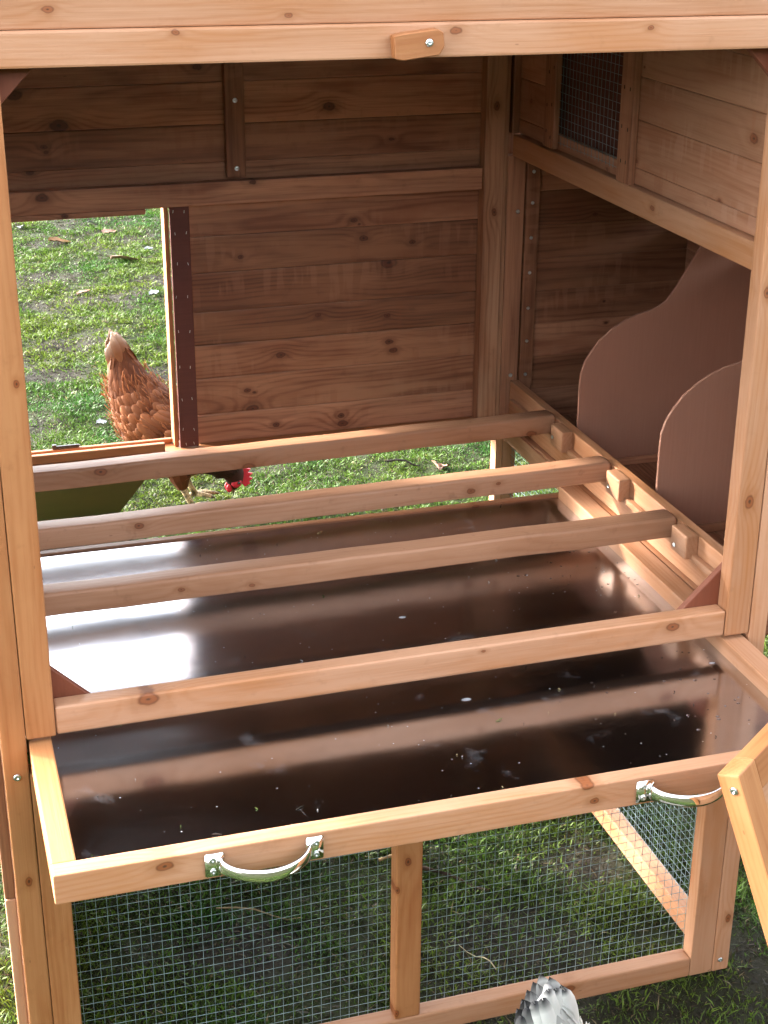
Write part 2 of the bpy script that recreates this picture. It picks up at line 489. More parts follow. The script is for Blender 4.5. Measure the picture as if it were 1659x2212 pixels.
def build_grass():
    parts = []
    def scatter(x0, x1, y0, y1, dens, hs, ws, thin=None):
        n = int((x1 - x0) * (y1 - y0) * dens)
        x = RNG.uniform(x0, x1, n); y = RNG.uniform(y0, y1, n)
        clump = fbm(x * .87 - y * .5, y * .87 + x * .5, 13.0, 31, 4)
        keep = RNG.uniform(0, 1, n) > soil_at(x, y) * .9
        keep &= RNG.uniform(0, 1, n) < np.clip((clump - .18) / .25, .3, 1)
        x, y, clump = x[keep], y[keep], clump[keep]
        lush = fbm(x, y, 3.1, 44, 3)
        s = .55 + .9 * np.clip((clump - .3) / .4, 0, 1)
        parts.append((x, y, hs * s * RNG.uniform(.45, 1.35, len(x)), ws * RNG.uniform(.6, 1.4, len(x)), lush, clump))
    scatter(-.25, 1.85, -.35, 1.45, 52000, .0135, .0014)
    scatter(.05, 2.0, 1.45, 3.3, 42000, .0125, .0017)
    scatter(-.1, 1.7, 3.3, 6.9, 26000, .0140, .0023)
    scatter(-1.6, -.25, -1.1, 3.3, 5000, .022, .004); scatter(-.25, 1.85, -1.3, -.35, 9000, .020, .003); scatter(1.85, 3.2, -1.1, 3.3, 6000, .022, .004)
    scatter(-1.4, -.1, 3.3, 8.5, 3000, .025, .005); scatter(1.7, 3.4, 3.3, 8.5, 3000, .025, .005); scatter(-.1, 1.7, 6.9, 8.5, 4000, .025, .005)
    n_live = sum(len(p_[0]) for p_ in parts)
    def thatch(x0, x1, y0, y1, dens, hs, ws):          # dead stems and crumbs lying flat, over bare soil too
        m_ = int((x1 - x0) * (y1 - y0) * dens); x = RNG.uniform(x0, x1, m_); y = RNG.uniform(y0, y1, m_)
        parts.append((x, y, hs * RNG.uniform(.4, 1.5, m_), ws * RNG.uniform(.6, 1.6, m_), RNG.uniform(0, 1, m_), RNG.uniform(0, 1, m_)))
    thatch(-.25, 1.85, -.35, 1.45, 15000, .006, .0012); thatch(.05, 2.0, 1.45, 3.3, 8000, .006, .0015); thatch(-.1, 1.7, 3.3, 6.9, 6000, .007, .0022)
    x, y, h, w, lush, clump = [np.concatenate(a) for a in zip(*parts)]
    n = len(x)
    z = height_at(x, y) - .002
    ang = RNG.uniform(0, 2 * np.pi, n); lean = RNG.uniform(.2, 1.5, n); lean[n_live:] = RNG.uniform(1.2, 4.0, n - n_live); ld = RNG.uniform(0, 2 * np.pi, n)
    px, py = np.cos(ang) * w, np.sin(ang) * w
    dx, dy = np.cos(ld) * lean * h, np.sin(ld) * lean * h
    co = np.empty((n, 4, 3), np.float32)
    co[:, 0] = np.stack([x, y, z], -1)
    co[:, 1] = np.stack([x + px + dx * .35, y + py + dy * .35, z + h * .55], -1)
    co[:, 2] = np.stack([x + dx, y + dy, z + h * .92], -1)
    co[:, 3] = np.stack([x - px + dx * .35, y - py + dy * .35, z + h * .55], -1)
    q = np.arange(n)[:, None] * 4 + np.array([0, 1, 2, 3])
    me = fast_mesh('lawn_grass', co.reshape(-1, 3), q)
    # colour of the plants themselves: moss yellow-green, grass green, some straw
    t = np.clip((lush - .3) / .4, 0, 1)[:, None]
    c = (1 - t) * np.array([.088, .132, .013]) + t * np.array([.032, .095, .012])
    c = c * RNG.uniform(.45, 1.45, (n, 1))
    straw = RNG.uniform(0, 1, n) < .035
    c[straw] = np.array([.18, .145, .07]) * RNG.uniform(.6, 1.2, (straw.sum(), 1))
    brown = RNG.uniform(0, 1, n) < .07
    c[brown] = np.array([.045, .037, .018])
    dead = np.array([[.05, .034, .018], [.025, .018, .011], [.10, .075, .036], [.045, .06, .012], [.014, .010, .007]])
    c[n_live:] = dead[RNG.integers(0, 5, n - n_live)] * RNG.uniform(.6, 1.3, (n - n_live, 1))
    set_col(me, np.repeat(c, 4, axis=0))
    me.materials.append(M['grass'])
    o = link(bpy.data.objects.new('lawn_grass', me))
    tag(o, 'short mossy lawn grass growing around and under the coop', 'grass', kind='stuff')

build_ground()
build_grass()

# unseen leafy blockers, added to keep low sky light off the front of the coop
def make_blocker_mat():
    n = N('blocker_leaves'); oc = n.node('ShaderNodeTexCoord').outputs['Object']
    f = n.noise(oc, 26.0, 4.0, .7)
    return n.out(n.mix(f, rgb(.04, .045, .022), rgb(.012, .014, .008)), .8, 0, .2, f, .05, 1.0)
M['sky_blocker'] = make_blocker_mat()
def sky_blocker(loc, length, rz, label, hgt=2.8):
    bm = bmesh.new(); nx, nz = int(length * 5), 14; ring = []
    for i in range(nx + 1):
        row = []
        for k in range(2 * nz + 3):
            if k <= nz: y, z = -.5, hgt * k / nz
            elif k == nz + 1: y, z = 0, hgt * 1.02
            else: y, z = .5, hgt * (2 * nz + 2 - k) / nz
            row.append(bm.verts.new((length * (i / nx - .5) + random.uniform(-.05, .05), y * (1.15 - .3 * z / hgt) + random.uniform(-.08, .08), z + (random.uniform(-.07, .07) if z > .2 else 0))))
        ring.append(row)
    for a, b in zip(ring, ring[1:]):
        for k in range(len(a) - 1): bm.faces.new((a[k], b[k], b[k + 1], a[k + 1]))
    bm.faces.new(ring[0]); bm.faces.new(ring[-1][::-1])
    o = mesh_obj('sky_blocker', bm, M['sky_blocker'], loc=loc); o.rotation_euler = (0, 0, rz)
    tag(o, label, 'sky_blocker')
sky_blocker((.3, -6.2, -.02), 15.0, 0.0, 'unseen leafy blocker added in front of the coop to hold back low sky light')
sky_blocker((8.3, -1.2, -.02), 9.0, math.pi / 2, 'unseen leafy blocker added on the right to hold back low sky light')

# ------------------------------------------------------------------ the coop
coop = empty('chicken_coop', (.5, .5, 0))
tag(coop, 'orange-brown wooden chicken coop with open front and wire mesh run below', 'chicken coop')
class _Off:
    pass
def to_coop(o):
    o.location = Vector(o.location) - Vector((.5, .5, 0)); return o
def cb(name, lo, hi, mat='wood', **kw):
    return to_coop(board(name, coop, lo, hi, mat, **kw))
def cp(name, pts, a, b, mat, axis='y', bev=0.0):
    return to_coop(prism(name, coop, pts, a, b, mat, axis, bev))
def cs(loc, nrm, r=.0042):
    return to_coop(screw(coop, loc, nrm, r))
def cw(*a, **k):
    return to_coop(wire_panel(coop, *a, **k))

# front door frame
cb('frame_stile', (-.0400, 0, .6421), (-.0006, .030, 1.5062), 'orange')
cb('frame_stile', (1.0006, 0, .6421), (1.0408, .030, 1.5062), 'wood', knots=[(1.012, 0, 1.1758, .006), (1.019, 0, .8621, .008)], rnd_knots=0, label='door frame stile with a split knot on the right')
cb('frame_rail', (0, .0012, .6421), (1, .030, .6845), 'wood', bev=.005, seg=3, knots=[(.1249, 0, .677, .0105), (.9116, 0, .671, .0075), (.61, 0, .676, .003)], rnd_knots=0)
hd = cb('header_beam', (-.0735, -.001, 1.5068), (1.0735, .034, 1.5478), 'wood', bev=.003, knots=[(.2028, 0, 1.543, .004), (.5452, 0, 1.538, .0058), (.8052, 0, 1.536, .0038)], rnd_knots=0)
hd.rotation_euler = (0, .0055, 0)
fb = cb('fascia_board', (-.0735, .006, 1.5482), (1.0735, .03, 1.662), 'wood', knots=[(.3385, 0, 1.5587, .0038), (.06, 0, 1.570, .0045)], rnd_knots=0)
fb.rotation_euler = (0, .0055, 0)
tb = empty('_tmp'); bpy.data.objects.remove(tb)
# wooden turn button on the header
bm = bmesh.new()
pts = [(-.0315, -.0135), (-.022, -.0165), (.024, -.0150), (.0315, -.006), (.0315, .0105), (.0245, .0155), (-.018, .0150), (-.0315, .0135)]
a = [bm.verts.new((x, 0, z)) for x, z in pts]; b = [bm.verts.new((x, .017, z)) for x, z in pts]
bm.faces.new(a); bm.faces.new(b[::-1])
for i in range(len(pts)): bm.faces.new((a[i], b[i], b[(i + 1) % len(pts)], a[(i + 1) % len(pts)]))
bmesh.ops.recalc_face_normals(bm, faces=bm.faces[:])
bmesh.ops.bevel(bm, geom=bm.edges[:], offset=.0012, segments=1, affect='EDGES')
btn = mesh_obj('turn_button', bm, wood('orange', 0), coop, loc=(.493 - .5, -.0185 - .5, 1.5245))
btn.rotation_euler = (0, math.radians(-5), 0)
_s = screw(btn, (.012, -.0005, .001), (0, -1, 0), .0048)

# corner gussets of red plywood behind the frame
cp('gusset', [(-.03, .66), (.07, .66), (-.03, .76)], .0305, .042, 'redply', bev=.001)
cp('gusset', [(1.03, .66), (1.03, .77), (.92, .66)], .0305, .042, 'redply', bev=.001)
cp('gusset', [(-.03, 1.54), (-.03, 1.434), (.076, 1.54)], .0345, .046, 'redply', bev=.001)
cp('gusset', [(1.03, 1.54), (1.03, 1.438), (.928, 1.54)], .0345, .046, 'redply', bev=.001)

# outer corner posts and lower front frame
cb('corner_post', (-.0735, .0005, 0), (-.0408, .034, 1.662), 'orange')
cb('corner_post', (1.0424, .0005, 0), (1.0721, .034, 1.662), 'wood', knots=[(1.062, 0, .105, .006)])
cs((-.0568, .0, .5872), (0, -1, 0), .0052); cs((1.0555, .0, .0225), (0, -1, 0), .0042)
cb('side_batten', (-.0895, .012, .385), (-.0742, .036, 1.5), 'plank')  # upper batten in the darker wood, standing in for shade on it
cb('side_batten', (-.0895, .012, 0), (-.0742, .036, .3835), 'wood')
cb('run_stile', (-.0402, .001, 0), (0, .030, .588), 'orange')
cb('run_stile', (1.0002, .001, 0), (1.0418, .030, .588), 'wood')
cb('run_rail', (.0005, .001, 0), (.9997, .030, .0372), 'wood', knots=[(.7802, 0, .0275, .0075)], bev=.003, rnd_knots=0)
cb('run_rail', (.0005, .002, .55), (.9997, .030, .588), 'wood')
cb('run_mullion', (.4816, .001, .0377), (.5237, .030, .5495), 'orange', bev=.0035, knots=[(.4835, 0, .2856, .0042), (.484, 0, .05, .005)])
cw((.0, .0315, .02), (1, 0, 0), (0, 0, 1), .4816, .56)
cw((.5237, .0315, .025), (1, 0, 0), (0, 0, 1), .478, .555)

# right side: lower run
cb('run_rail', (1.043, .035, 0), (1.073, 1.029, .04), 'wood', bev=.003)
cb('run_rail', (1.0435, .035, .588), (1.0725, 1.029, .6325), 'wood')
cb('run_stile', (1.043, 1.0295, 0), (1.073, 1.062, .6325), 'wood')
cw((1.064, .03, .03), (0, 1, 0), (0, 0, 1), 1.0, .56)
cb('run_batten', (1.030, .52, .04), (1.043, .548, .59), 'wood')
# left side: lower run
cb('run_rail', (-.073, .035, 0), (-.043, 1.029, .04), 'wood')
cb('run_rail', (-.0725, .035, .588), (-.0435, 1.029, .6325), 'wood')
cb('run_stile', (-.073, 1.0295, 0), (-.043, 1.062, .6325), 'wood')
for i_ in range(7):
    cb('run_plank', (-.066, .0355, .0405 + i_ * .078), (-.055, 1.029, .0405 + (i_ + 1) * .078), 'plank', axis='y')
# back: ground rail
cb('run_rail', (-.04, 1.034, 0), (.982, 1.06, .035), 'wood')

# left wall (planks on the inner face of the frame)
zs = [.634, .71, .785, .86, .935, 1.01, 1.085, 1.16, 1.235, 1.31, 1.385, 1.46, 1.535, 1.61, 1.662]
for a_, b_ in zip(zs, zs[1:]):
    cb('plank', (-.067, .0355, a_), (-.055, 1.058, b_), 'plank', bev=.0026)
cb('roost_sill', (-.0545, .045, .634), (-.0525, 1.03, .718), 'wood')

# back wall: upper planks, batten, lintel, lower planks, sliding hatch
zs = [1.1174, 1.193, 1.2627, 1.3396, 1.415, 1.49, 1.565, 1.63, 1.70]
kn = {1.2627: [(.0964, 0, 1.3286, .010), (.1707, 0, 1.2724, .012), (.6768, 0, 1.2866, .009)], 1.193: [(.1403, 0, 1.2356, .0045), (.1437, 0, 1.2255, .004), (.8, 0, 1.22, .004)],
      1.1174: [(.1118, 0, 1.1907, .005)], 1.3396: [(.4271, 0, 1.3674, .006), (.9, 0, 1.38, .006)]}
for a_, b_ in zip(zs, zs[1:]):
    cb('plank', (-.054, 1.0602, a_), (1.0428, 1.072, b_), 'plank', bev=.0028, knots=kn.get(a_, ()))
cb('batten', (.4736, 1.046, 1.1652), (.5103, 1.0598, 1.62), 'plank', rnd_knots=0)
cs((.4925, 1.046, 1.3069), (0, -1, 0), .0046); cs((.4923, 1.046, 1.182), (0, -1, 0), .0046)
cb('lintel', (-.054, 1.036, 1.1177), (.9822, 1.0595, 1.1607), 'plank', knots=[(.1281, 0, 1.149, .0085), (.52, 0, 1.157, .005)], rnd_knots=0)
cb('hatch_guide', (-.054, 1.0375, 1.1068), (.3155, 1.0480, 1.1172), 'plank', knots=[(.1665, 0, 1.1127, .005)], rnd_knots=0)
zs = [.634, .694, .7695, .838, .9045, .982, 1.053, 1.1172]
kn = {.982: [(.7454, 0, 1.03, .0062), (.8468, 0, 1.015, .005), (.4987, 0, 1.009, .004)], .9045: [(.7975, 0, .9775, .013)],
      .838: [(.6516, 0, .881, .005), (.7951, 0, .8683, .005)], .7695: [(.8, 0, .8135, .006), (.8079, 0, .7949, .0062), (.5729, 0, .8055, .0068)],
      .694: [(.5032, 0, .7371, .005), (.513, 0, .6972, .009)], .634: [(.6978, 0, .665, .0055), (.701, 0, .6473, .008), (.5607, 0, .6587, .0055)], 1.053: [(.7263, 0, 1.0664, .0055)]}
for i, (a_, b_) in enumerate(zip(zs, zs[1:])):
    dy = random.uniform(.0, .0022)
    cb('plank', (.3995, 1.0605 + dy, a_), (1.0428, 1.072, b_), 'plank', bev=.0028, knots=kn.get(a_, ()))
cb('hatch_jamb', (.3610, 1.0475, .6345), (.3988, 1.0565, 1.1170), 'brownply', axis='z', label='dark brown plywood strip stapled beside the hatch opening')
cb('hatch_jamb', (.3515, 1.0570, .6345), (.3605, 1.090, 1.1170), 'orange', rnd_knots=0)
cb('hatch_jamb', (-.054, 1.0570, .6345), (-.02, 1.090, 1.1062), 'orange', rnd_knots=0)
for (sx, sz) in [(.3681, 1.1074), (.3891, 1.1062), (.37, 1.0652), (.3916, 1.066), (.372, 1.0075), (.3924, 1.0061), (.3668, .9429), (.3887, .9421), (.368, .8745), (.3901, .8726),
                 (.3673, .8027), (.3878, .8004), (.3690, .735), (.3885, .736), (.3682, .6736), (.3899, .6714), (.373, .6416), (.3887, .6423)]:
    bm = bmesh.new(); bmesh.ops.create_cube(bm, size=1.0); bmesh.ops.scale(bm, vec=(.0009, .001, .0052), verts=bm.verts)
    st = mesh_obj('staple', bm, M['zinc'], coop, loc=(sx - .5, 1.0472 - .5, sz)); st.rotation_euler = (0, random.uniform(-.25, .25), 0)
cb('back_post', (.9830, 1.0285, .6345), (1.0230, 1.0598, 1.662), 'post', knots=[(1.0045, 0, 1.2799, .0065), (1.006, 0, 1.0727, .0055)], rnd_knots=0)
cb('back_post', (1.0236, 1.0325, .6345), (1.0335, 1.0598, 1.662), 'post', rnd_knots=0)
cb('run_stile', (1.0275, 1.0290, .036), (1.0425, 1.0590, .5955), 'wood', rnd_knots=0)
cb('hatch_sill', (-.054, 1.0240, .596), (1.0425, 1.094, .6338), 'orange', rnd_knots=0)
cb('hatch_track', (-.054, 1.0345, .6342), (.3288, 1.0455, .6525), 'orange', rnd_knots=0)
cb('hatch_track', (-.054, 1.0800, .6342), (.3508, 1.0905, .6440), 'orange', rnd_knots=0)
bm = bmesh.new(); bmesh.ops.create_cube(bm, size=1.0); bmesh.ops.scale(bm, vec=(.054, .008, .0055), verts=bm.verts)
bmesh.ops.bevel(bm, geom=bm.edges[:], offset=.0018, segments=2, affect='EDGES')
mesh_obj('bolt', bm, M['black'], coop, loc=(.141 - .5, 1.086 - .5, .6472))
bm = bmesh.new(); bmesh.ops.create_cube(bm, size=1.0); bmesh.ops.scale(bm, vec=(.008, .007, .009), verts=bm.verts)
mesh_obj('bolt_knob', bm, M['black'], coop, loc=(.118 - .5, 1.0865 - .5, .6485))

# plywood ramp hinged below the hatch
rp = empty('ramp', (0 - .5, 1.098 - .5, .60), coop)
bpy.data.objects.remove(rp)
L_r = math.hypot(1.03, .588); A_r = math.atan2(.588, 1.03)
bm = bmesh.new(); bmesh.ops.create_cube(bm, size=1.0); bmesh.ops.scale(bm, vec=(.305, L_r, .012), verts=bm.verts); bmesh.ops.translate(bm, vec=(0, L_r / 2, 0), verts=bm.verts)
ramp = mesh_obj('ramp', bm, M['ramp'], coop, loc=(.1735 - .5, 1.0985 - .5, .598)); ramp.rotation_euler = (-A_r, 0, 0)
ramp['label'] = 'plywood ramp sloping from the hatch to the grass'
for i in range(8):
    bm = bmesh.new(); bmesh.ops.create_cube(bm, size=1.0); bmesh.ops.scale(bm, vec=(.29, .015, .012), verts=bm.verts)
    mesh_obj('ramp_cleat', bm, M['redply'], ramp, loc=(0, .1 + i * .135, .0122))

# right wall above the nest opening
cb('ledge_beam', (1.0412, .036, 1.1815), (1.0705, 1.0320, 1.2235), 'wood', bev=.003, knots=[(0, .42, 1.205, .005)], rnd_knots=0)
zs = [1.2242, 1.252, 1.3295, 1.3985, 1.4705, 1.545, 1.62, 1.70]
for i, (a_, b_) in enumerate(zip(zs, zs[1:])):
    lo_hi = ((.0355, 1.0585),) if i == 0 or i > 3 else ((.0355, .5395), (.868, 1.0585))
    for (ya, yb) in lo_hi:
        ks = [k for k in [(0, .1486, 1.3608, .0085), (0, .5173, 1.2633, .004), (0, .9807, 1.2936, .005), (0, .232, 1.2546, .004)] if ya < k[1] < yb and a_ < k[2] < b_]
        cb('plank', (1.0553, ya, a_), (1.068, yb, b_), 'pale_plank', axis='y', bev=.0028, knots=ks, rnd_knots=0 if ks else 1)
cb('vent_batten', (1.0430, .8400, 1.2262), (1.0550, .8880, 1.50), 'plank', rnd_knots=0)
cb('vent_batten', (1.0430, .5180, 1.2215), (1.0550, .5670, 1.50), 'plank', rnd_knots=0)
for y_ in (.531, .553, .852, .872):
    for z_ in (1.25, 1.31, 1.37):
        bm = bmesh.new(); bmesh.ops.create_cube(bm, size=1.0); bmesh.ops.scale(bm, vec=(.0012, .0011, .006), verts=bm.verts)
        mesh_obj('staple', bm, M['dark'], coop, loc=(1.0428 - .5, y_ + random.uniform(-.003, .003) - .5, z_ + random.uniform(-.01, .01)))
to_coop(wire_panel(coop, (1.0535, .567, 1.235), (0, 1, 0), (0, 0, 1), .275, .25, r=.0005, bulge=-.003))
cb('vent_shutter', (1.0700, .48, 1.20), (1.0800, .93, 1.60), 'brownply', axis='y', rnd_knots=0)

# nest box on the right
cb('nest_sill', (1.0530, .036, .6335), (1.0720, 1.0275, .7185), 'wood', knots=[(0, .2, .68, .004)])
cb('tray_runner', (1.0385, .036, .612), (1.0525, 1.02, .6300), 'wood', rnd_knots=0)
cb('nest_stile', (1.0342, 1.0335, .6335), (1.0722, 1.0600, 1.1810), 'plank', axis='z')
cb('back_stile', (1.0430, 1.0625, .0), (1.0725, 1.0920, 1.70), 'plank', axis='z')
cb('side_stile', (1.0400, 1.0335, 1.2240), (1.0552, 1.0600, 1.70), 'plank', axis='z')
cb('nest_batten', (1.0745, 1.0300, .636), (1.1040, 1.0440, 1.18), 'plank', rnd_knots=0)
for z_ in (1.1486, 1.0865, 1.0157, .944, .87, .80, .728): cs((1.0880, 1.0298, z_), (0, -1, 0), .0036)
cs((1.058, 1.0328, 1.07), (0, -1, 0), .0042); cs((1.0560, 1.0328, .7278), (0, -1, 0), .0042)
for (xa, xb) in ((1.0725, 1.1990), (1.2000, 1.3290), (1.3300, 1.448)):
    cb('nest_floor_plank', (xa, .036, .612), (xb, 1.0562, .6220), 'plank', axis='y', bev=.0012)
zs = [.6225, .688, .7593, .8299, .900, .9669, 1.036, 1.106, 1.19]
for a_, b_ in zip(zs, zs[1:]):
    cb('plank', (1.0728, 1.0445, a_), (1.448, 1.0560, b_), 'plank', axis='x', bev=.0015)
    cb('plank', (1.0728, .0225, a_), (1.448, .0350, b_), 'plank', axis='x', bev=.0015)
    if b_ < 1.1: cb('plank', (1.4490, .0225, a_), (1.4610, 1.0560, b_), 'plank', axis='y', bev=.0015)
bm = bmesh.new(); bmesh.ops.create_cube(bm, size=1.0); bmesh.ops.scale(bm, vec=(.46, 1.1, .014), verts=bm.verts)
lid = mesh_obj('nest_lid', bm, M['roof'], coop, loc=(1.300 - .5, .54 - .5, 1.155)); lid.rotation_euler = (0, math.radians(17), 0)
curve = [(1.085, .628), (1.085, .70), (1.0842, .79), (1.0855, .8147), (1.0925, .838), (1.1045, .858), (1.122, .88), (1.145, .899), (1.17, .914), (1.197, .9245), (1.2235, .930), (1.2405, .9365),
         (1.2559, .9469), (1.2754, .9729), (1.2959, 1.0078), (1.3145, 1.0408), (1.333, 1.066), (1.352, 1.078), (1.445, 1.080), (1.445, .628)]
for yd in (.7503, .4096):
    cp('nest_divider', curve, yd, yd + .0065, 'ply', bev=.0008)
    cb('nest_cleat', (1.0745, yd - .013, .6225), (1.445, yd - .0008, .6365), 'plank', axis='x', rnd_knots=0)

# blocks that hold the roost bars
for (ya, yb, sy_, sz_) in ((.698, .754, .743, .6925), (.447, .501, .4888, .6898), (.1936, .247, .2331, .686)):
    cb('bar_holder', (1.0300, ya, .6795), (1.0528, yb, .7205), 'wood', axis='y', bev=.003, rnd_knots=0)
    cs((1.0300, sy_, sz_ + .004), (-1, 0, 0), .0038)
    cb('bar_holder', (-.0522, ya, .6795), (-.0300, yb, .7225), 'orange', axis='y', bev=.003, rnd_knots=0)
cb('bar_ledger', (1.0420, .10, .676), (1.0526, 1.0, .6870), 'wood', rnd_knots=0)
cb('bar_ledger', (-.0522, .10, .676), (-.0420, 1.0, .6870), 'wood', rnd_knots=0)

# roof and gables (above the picture; they shade the inside)
for nm, (ya, za, yb, zb) in (('roof_panel', (.004, 1.682, .535, 1.93)), ('roof_panel', (1.13, 1.652, .535, 1.93))):
    L_ = math.hypot(yb - ya, zb - za)
    bm = bmesh.new(); bmesh.ops.create_cube(bm, size=1.0); bmesh.ops.scale(bm, vec=(1.28, L_, .014), verts=bm.verts)
    o = mesh_obj(nm, bm, M['roof'], coop, loc=(0, (ya + yb) / 2 - .5, (za + zb) / 2 + .012))
    o.rotation_euler = (math.atan2(zb - za, yb - ya) if yb > ya else -math.atan2(zb - za, ya - yb), 0, 0)
cp('gable_panel', [(.034, 1.663), (1.07, 1.663), (.535, 1.915)], -.0665, -.0555, 'roof', axis='x')
cp('gable_panel', [(.034, 1.7005), (1.03, 1.7005), (.535, 1.915)], 1.0555, 1.0665, 'roof', axis='x')

# ------------------------------------------------------------------ roost bars
def roost(label, yl, yr, z0, knots):
    xl, xr = -.049, 1.050
    L_ = math.hypot(xr - xl, yr - yl)
    hw, h = .0205, .036
    prof = []
    for cx_, cz_, a0 in ((hw - .002, .002, -90), (hw - .0055, h - .0055, 0), (-hw + .0055, h - .0055, 90), (-hw + .002, .002, 180)):
        r_ = .002 if cz_ < .01 else .0055
        for k in range(5): t = math.radians(a0 + 22.5 * k); prof.append((cx_ + r_ * math.cos(t), cz_ + r_ * math.sin(t)))
    bm = bmesh.new(); n = len(prof); secs = []
    for i in range(13):
        x = -L_ / 2 + L_ * i / 12; k = .82 if i in (0, 12) else 1.0
        if i in (0, 12): secs.append([bm.verts.new((x, p[0] * .9, .018 + (p[1] - .018) * .88)) for p in prof]); x += .005 if i == 0 else -.005
        s = [bm.verts.new((x, p[0] + .0008 * math.sin(i * 1.7), p[1] + .0006 * math.sin(i * 2.3))) for p in prof]
        if i == 12: secs.insert(len(secs) - 1, s)
        else: secs.append(s)
    for a, b in zip(secs, secs[1:]):
        for k in range(n): bm.faces.new((a[k], b[k], b[(k + 1) % n], a[(k + 1) % n]))
    bm.faces.new(secs[0]); bm.faces.new(secs[-1][::-1])
    bmesh.ops.recalc_face_normals(bm, faces=bm.faces[:])
    bmesh.ops.translate(bm, vec=(0, 0, -.018), verts=bm.verts)
    o = mesh_obj('roost_bar', bm, wood('bar', 3), None, smooth=True, loc=((xl + xr) / 2, (yl + yr) / 2 + hw, z0 + .018))
    o.rotation_euler = (0, 0, math.atan2(yr - yl, xr - xl))
    for i in range(3):
        o['knot%d' % (i + 1)] = [knots[i][0] - .5, knots[i][1], knots[i][2]] if i < len(knots) else [0.0, 0.0, 0.0]
    tag(o, label, 'roost bar', 'roost bars across the coop')
    return o
roost('wooden roost bar nearest the back wall, above the pecking hen', .7517, .778, .690, [(.1663, .008, .0085), (.4359, -.016, .009), (1.0, -.015, .008)])
roost('middle wooden roost bar, over the back edge of the metal tray', .505, .5226, .688, [(.1945, .006, .006), (.8311, .004, .004), (.78, -.004, .006)])
roost('wooden roost bar nearest the front door frame', .2665, .265, .6875, [(.22, .0, .004), (.33, -.008, .004)])

# ------------------------------------------------------------------ pull-out droppings tray
tray = empty('pull_out_tray', (0, 0, .594))
tray.rotation_euler = (0, 0, -.0083)
tag(tray, 'wood-framed pull-out tray with shiny metal floor and two chrome handles', 'tray')
def tp(o): o.location = Vector(o.location) - Vector((0, 0, .594)); return o
tp(board('side_board', tray, (-.0373, -.2785, .594), (-.0072, .659, .635), 'orange', bev=.002))
tp(board('side_board', tray, (1.0012, -.2785, .594), (1.0370, .659, .635), 'wood', bev=.0025))
tp(board('front_board', tray, (-.0373, -.3044, .5945), (1.0370, -.279, .6355), 'wood', bev=.002, knots=[(.0935, 0, .6235, .0075), (.65, 0, .612, .005), (.64, 0, .637, .007)], rnd_knots=0))
tp(board('back_board', tray, (-.0373, .6595, .594), (1.0370, .676, .6135), 'bar'))
fl = tp(board('tray_floor', tray, (-.0068, -.2786, .600), (1.0008, .6592, .6102), 'sheet', axis='x', bev=0.0, rnd_knots=0, label='shiny dark metal floor of the tray'))

def make_handle(x0, label=None):
    """cast pull: two screwed plates with a bowed grip between them"""
    bm = bmesh.new()
    w, hgt = .147, .0325
    def plate(xa, xb):
        r = bmesh.ops.create_cube(bm, size=1.0)
        bmesh.ops.scale(bm, vec=(xb - xa, .0035, hgt), verts=r['verts'])
        bmesh.ops.translate(bm, vec=((xa + xb) / 2, -.00175, 0), verts=r['verts'])
        es = list({e for v in r['verts'] for e in v.link_edges})
        bmesh.ops.bevel(bm, geom=es, offset=.0012, segments=2, affect='EDGES')
    plate(0, .0235); plate(w - .0215, w)
    n = 34; m = 14; rings = []
    for i in range(n + 1):
        t = i / n
        x = .017 + (w - .034) * t
        y = -.002 - .039 * min(1.0, math.sin(math.pi * t)) ** .62
        edge = abs(2 * t - 1)
        hz = .0068 + .0060 * edge ** 8 + .0022 * (1 - edge ** 2); th = .0036 + .0010 * (1 - edge)
        dx = (w - .034) / n
        y2 = -.002 - .039 * min(1.0, max(0.0, math.sin(math.pi * min(1, t + .01)))) ** .62
        y1 = -.002 - .039 * min(1.0, max(0.0, math.sin(math.pi * max(0, t - .01)))) ** .62
        tan = Vector((.02 * (w - .034), y2 - y1, 0)).normalized(); nor = Vector((tan.y, -tan.x, 0))
        ring = []
        for k in range(m):
            a = 2 * math.pi * k / m
            p = Vector((x, y, 0)) + nor * (th * math.cos(a)) + Vector((0, 0, hz * math.sin(a) * (1.0)))
            ring.append(bm.verts.new(p))
        rings.append(ring)
    for a, b in zip(rings, rings[1:]):
        for k in range(m): bm.faces.new((a[k], a[(k + 1) % m], b[(k + 1) % m], b[k]))
    bm.faces.new(rings[0][::-1]); bm.faces.new(rings[-1])
    bmesh.ops.recalc_face_normals(bm, faces=bm.faces[:])
    o = mesh_obj('handle', bm, M['chrome'], tray, smooth=True, loc=(x0, -.3048, .6150 - .594))
    for sx in (.0095, w - .0095):
        for sz in (.0085, -.0085): screw(o, (sx, -.0035, sz), (0, -1, 0), .0040)
    return o
make_handle(.1412); make_handle(.7078)

# splashes of water and bits of straw on the metal floor
bm = bmesh.new()
rs = random.Random(5)
def drop(x, y, r):
    k = 9; zc = .6104
    base = [bm.verts.new((x + r * (1 + .25 * math.sin(3 * a + x * 90)) * math.cos(a), y + .8 * r * (1 + .2 * math.cos(2 * a + y * 70)) * math.sin(a), zc)) for a in [2 * math.pi * i / k for i in range(k)]]
    mid = [bm.verts.new((x + (v.co.x - x) * .6, y + (v.co.y - y) * .6, zc + r * .28)) for v in base]
    for i in range(k): bm.faces.new((base[i], base[(i + 1) % k], mid[(i + 1) % k], mid[i]))
    bm.faces.new(mid)
for _ in range(60):
    drop(1.0 - abs(rs.gauss(0, .10)) - .01, rs.uniform(-.26, .45), rs.choice((.0012, .0017, .0022, .0028)))
for _ in range(22): drop(rs.uniform(.3, .99), rs.uniform(-.27, .64), rs.choice((.0008, .0011, .0015)))
